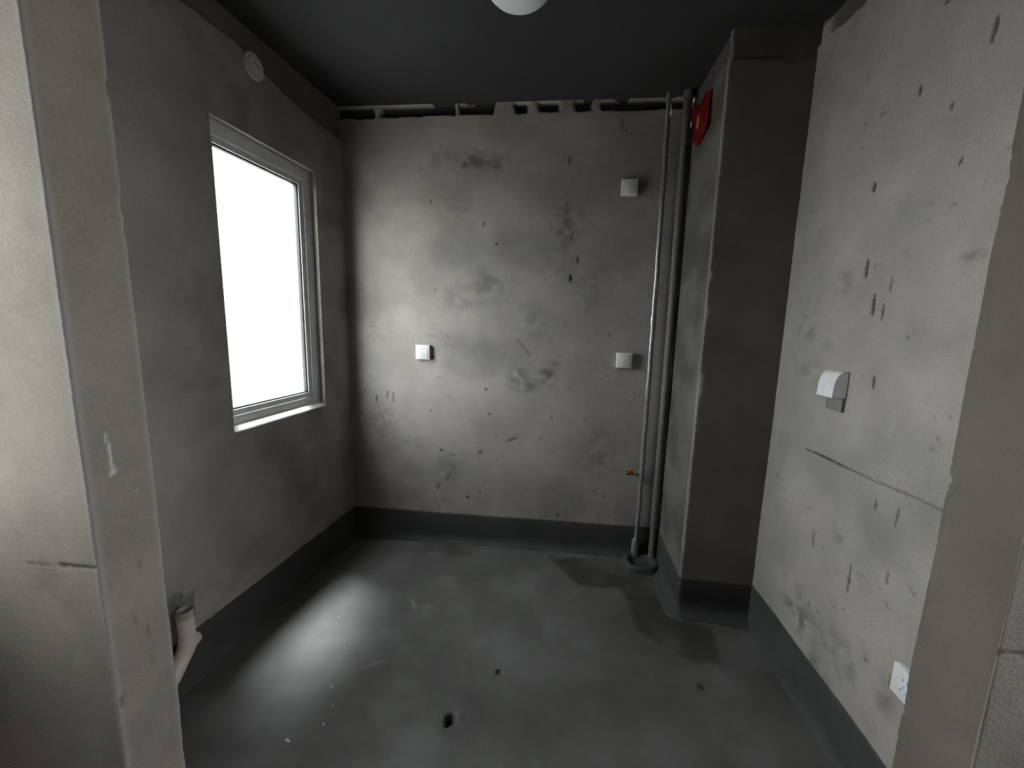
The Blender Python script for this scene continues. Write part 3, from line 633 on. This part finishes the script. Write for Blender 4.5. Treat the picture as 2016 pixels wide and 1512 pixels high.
# ---- second, thicker pipe in the corner
p2 = empty('corner_pipe', (0.612, 2.372, 0)); tag(p2, 'thicker dull cement-splashed pipe in the corner against the pillar', 'pipe')
zz = np.linspace(0.03, H - 0.03, 50)
bm = tube(bmesh.new(), [(-0.006 + 0.003 * math.sin(z_ * 1.7), 0.003 * math.sin(z_ * 1.1), z_) for z_ in zz], [0.0205 + 0.001 * math.sin(z_ * 31) for z_ in zz], 22); bm_obj('pipe', bm, 'pipe_dark', p2, auto=60)
bm = tube(bmesh.new(), [(-0.006, 0, H - 0.045), (-0.006, 0, H - 0.002)], 0.025, 22); bm_obj('ceiling_sleeve', bm, 'pipe_dark', p2, auto=40)

# ---- cement collar round the feet of both pipes
a = np.linspace(0, 2 * math.pi, 73)[:-1]
def rr(t, hw, hd, p=2.7): return (np.abs(np.cos(t) / hw) ** p + np.abs(np.sin(t) / hd) ** p) ** (-1 / p)
rings = [(1.10, -0.01), (1.08, 0.004), (1.00, 0.020), (0.95, 0.034), (0.88, 0.040), (0.74, 0.038), (0.66, 0.026), (0.58, 0.012), (0.3, 0.010), (0.02, 0.010)]
R_ = rr(a, 0.105, 0.088); rows = []
for k, h in rings:
    w_ = 1 + 0.10 * (fbm(np.cos(a) * 0.4 + k * 0.1, np.sin(a) * 0.4, 6, 61) - 0.5)
    x = 0.533 + np.cos(a) * R_ * k * w_; y = 2.312 + np.sin(a) * R_ * k * w_
    rows.append(np.stack([np.minimum(x, XC - 0.009), np.minimum(y, D - 0.001), h + 0.008 * (fbm(np.cos(a), np.sin(a), 4, 63 + int(k * 10)) - 0.5)], -1))
Pp = np.stack(rows, 1); Pp = np.concatenate([Pp, Pp[:1]], 0)
mo = grid('cement_collar', Pp, 'coat', attrs=dict(stain=np.zeros(Pp.shape[:2]), pale=np.zeros(Pp.shape[:2])))
tag(mo, 'lumpy dark cement collar around the feet of the two pipes', 'cement collar')

# ---- white drain stub beside the left jamb, its mouth wrapped in clear film
ds = empty('drain_stub', (-1.352, 1.192, 0)); tag(ds, 'pinkish plastic drain stub by the left wall, mouth wrapped in clear film', 'pipe')
bm = bmesh.new(); tube(bm, [(0, 0, 0.19), (0, 0, 0.345)], 0.0265, 28, cap=False); tube(bm, [(0, 0, 0.345), (0, 0, 0.20)], 0.0235, 28, cap=False)
bm_obj('pipe', bm, 'pvc', ds, auto=50)
bm = bmesh.new(); tube(bm, [(0, 0.0, 0.232), (0, 0, 0.228), (0, -0.001, 0.208), (0, -0.012, 0.185), (0, -0.035, 0.160), (0, -0.075, 0.118)], [0.0275, 0.030, 0.030, 0.0285, 0.0275, 0.0275], 28)
tube(bm, [(0, 0.0, 0.198), (0, 0.026, 0.206), (0, 0.036, 0.209), (0, 0.041, 0.2105), (0, 0.043, 0.211)], [0.023, 0.025, 0.023, 0.017, 0.007], 24)
bm_obj('elbow', bm, 'pvc', ds, auto=50)
bm = tube(bmesh.new(), [(0, -0.070, 0.123), (0, -0.085, 0.108), (0, -0.090, 0.085), (0, -0.090, -0.005)], 0.0262, 24); bm_obj('lower_pipe', bm, 'pvc', ds, auto=60)
t = np.linspace(0, 2 * math.pi, 49); zz = np.linspace(0.318, 0.405, 14)
T, Zf = np.meshgrid(t, zz, indexing='ij'); k = (Zf - 0.318) / 0.087
tw = np.minimum(T, 2 * math.pi - T) * 0 + T % (2 * math.pi)
rad = 0.0285 + (0.002 + 0.010 * k * np.sin(3 * T + 1.0) + 0.004 * k * np.sin(7 * T + 4 * k)) - 0.003 * k
Zs = Zf + 0.020 * k * np.sin(2 * T + 0.6)
grid('film_wrap', np.stack([rad * np.cos(T), rad * np.sin(T), Zs], -1), 'film', parent=ds)

# ---- red paper scrap on the pillar's left face
rp = empty('red_paper', (XC - 0.004, 2.21, 2.44)); tag(rp, 'torn red paper with gold print stuck high on the pillar', 'paper')
outl = [(2.097, 2.515), (2.092, 2.44), (2.080, 2.355), (2.13, 2.343), (2.19, 2.332), (2.241, 2.328), (2.29, 2.37), (2.330, 2.42), (2.350, 2.47), (2.343, 2.545), (2.30, 2.545), (2.25, 2.528), (2.19, 2.517), (2.15, 2.525)]
bm = bmesh.new(); cy, cz = 2.21, 2.44
cf = bm.verts.new((-0.010, 0, 0)); ring = [bm.verts.new((-0.001 - 0.012 * abs(math.sin(i * 2.3)), y - cy, z_ - cz)) for i, (y, z_) in enumerate(outl)]
mid = [bm.verts.new((-0.006 - 0.010 * abs(math.sin(i * 1.7 + 1)), (y - cy) * 0.55, (z_ - cz) * 0.55)) for i, (y, z_) in enumerate(outl)]
for i in range(len(ring)):
    j = (i + 1) % len(ring)
    bm.faces.new((cf, mid[i], mid[j])); bm.faces.new((mid[i], ring[i], ring[j], mid[j]))
r_ = bmesh.ops.solidify(bm, geom=list(bm.faces), thickness=0.0012)
bm_obj('sheet', bm, 'red', rp)
def spot(nm, pts, mat):
    bm = bmesh.new(); lo = [bm.verts.new((-0.014, y - cy, z_ - cz)) for y, z_ in pts]; hi = [bm.verts.new((-0.0185, y - cy, z_ - cz)) for y, z_ in pts]
    bm.faces.new(lo); bm.faces.new(hi[::-1])
    for i in range(len(pts)): bm.faces.new((lo[i], lo[(i + 1) % len(pts)], hi[(i + 1) % len(pts)], hi[i]))
    return bm_obj(nm, bm, mat, rp)
spot('gold_print', [(2.205, 2.455), (2.225, 2.46), (2.235, 2.42), (2.215, 2.395), (2.200, 2.42)], 'gold')
spot('gold_print', [(2.135, 2.44), (2.145, 2.44), (2.145, 2.40), (2.135, 2.40)], 'red')
spot('white_patch', [(2.33, 2.478), (2.342, 2.49), (2.344, 2.46), (2.335, 2.455)], 'white')

# ---- crumbs of plaster on the floor
def crumb(x, y, sx, sy, sz, seed, label):
    bm = bmesh.new(); bmesh.ops.create_icosphere(bm, subdivisions=2, radius=1.0)
    for v in bm.verts:
        k = 0.75 + 0.5 * float(vnoise(np.array([v.co.x + v.co.z]), np.array([v.co.y - v.co.z]), 1.7, seed)[0])
        v.co = Vector((v.co.x * sx * k, v.co.y * sy * k, v.co.z * sz * k))
    bm.transform(Matrix.Rotation(seed * 1.3, 4, 'Z'))
    o = bm_obj('plaster_crumb', bm, 'crumb', smooth=False); o.location = (x, y, floor_z(x, y) + sz * 0.55)
    tag(o, label, 'debris', 'plaster crumbs on the floor')
FX, FY, FZ = None, None, None
dg = bpy.context.evaluated_depsgraph_get()
def floor_z(x, y):
    ok, p, _, _ = fl.ray_cast(Vector((x, y, 1.0)), Vector((0, 0, -1)))
    return p.z if ok else 0.0
for i, (x, y, sx, sy, sz, lab) in enumerate([
    (-1.015, 1.637, .008, .006, .004, 'white plaster crumb in the bright patch, farthest one under the window'),
    (-1.023, 1.493, .005, .004, .003, 'white plaster crumb in the middle of the bright patch, nearer the window wall'),
    (-0.911, 1.510, .004, .004, .003, 'tiny white plaster crumb at the right fringe of the bright patch'),
    (-0.839, 1.284, .005, .005, .003, 'white plaster crumb at the near end of the bright patch'),
    (-0.790, 1.210, .006, .004, .003, 'white plaster crumb just behind the damp patch at the near left'),
    (-0.785, 1.143, .008, .006, .004, 'rounded white plaster crumb beside the flat chip'),
    (-0.873, 1.073, .017, .007, .003, 'long flat white plaster chip, nearest piece of debris'),
    (-0.041, 2.316, .007, .006, .005, 'white plaster crumb at the foot of the back wall')]):
    crumb(x, y, sx * 0.75, sy * 0.75, sz * 0.8, i + 1, lab)
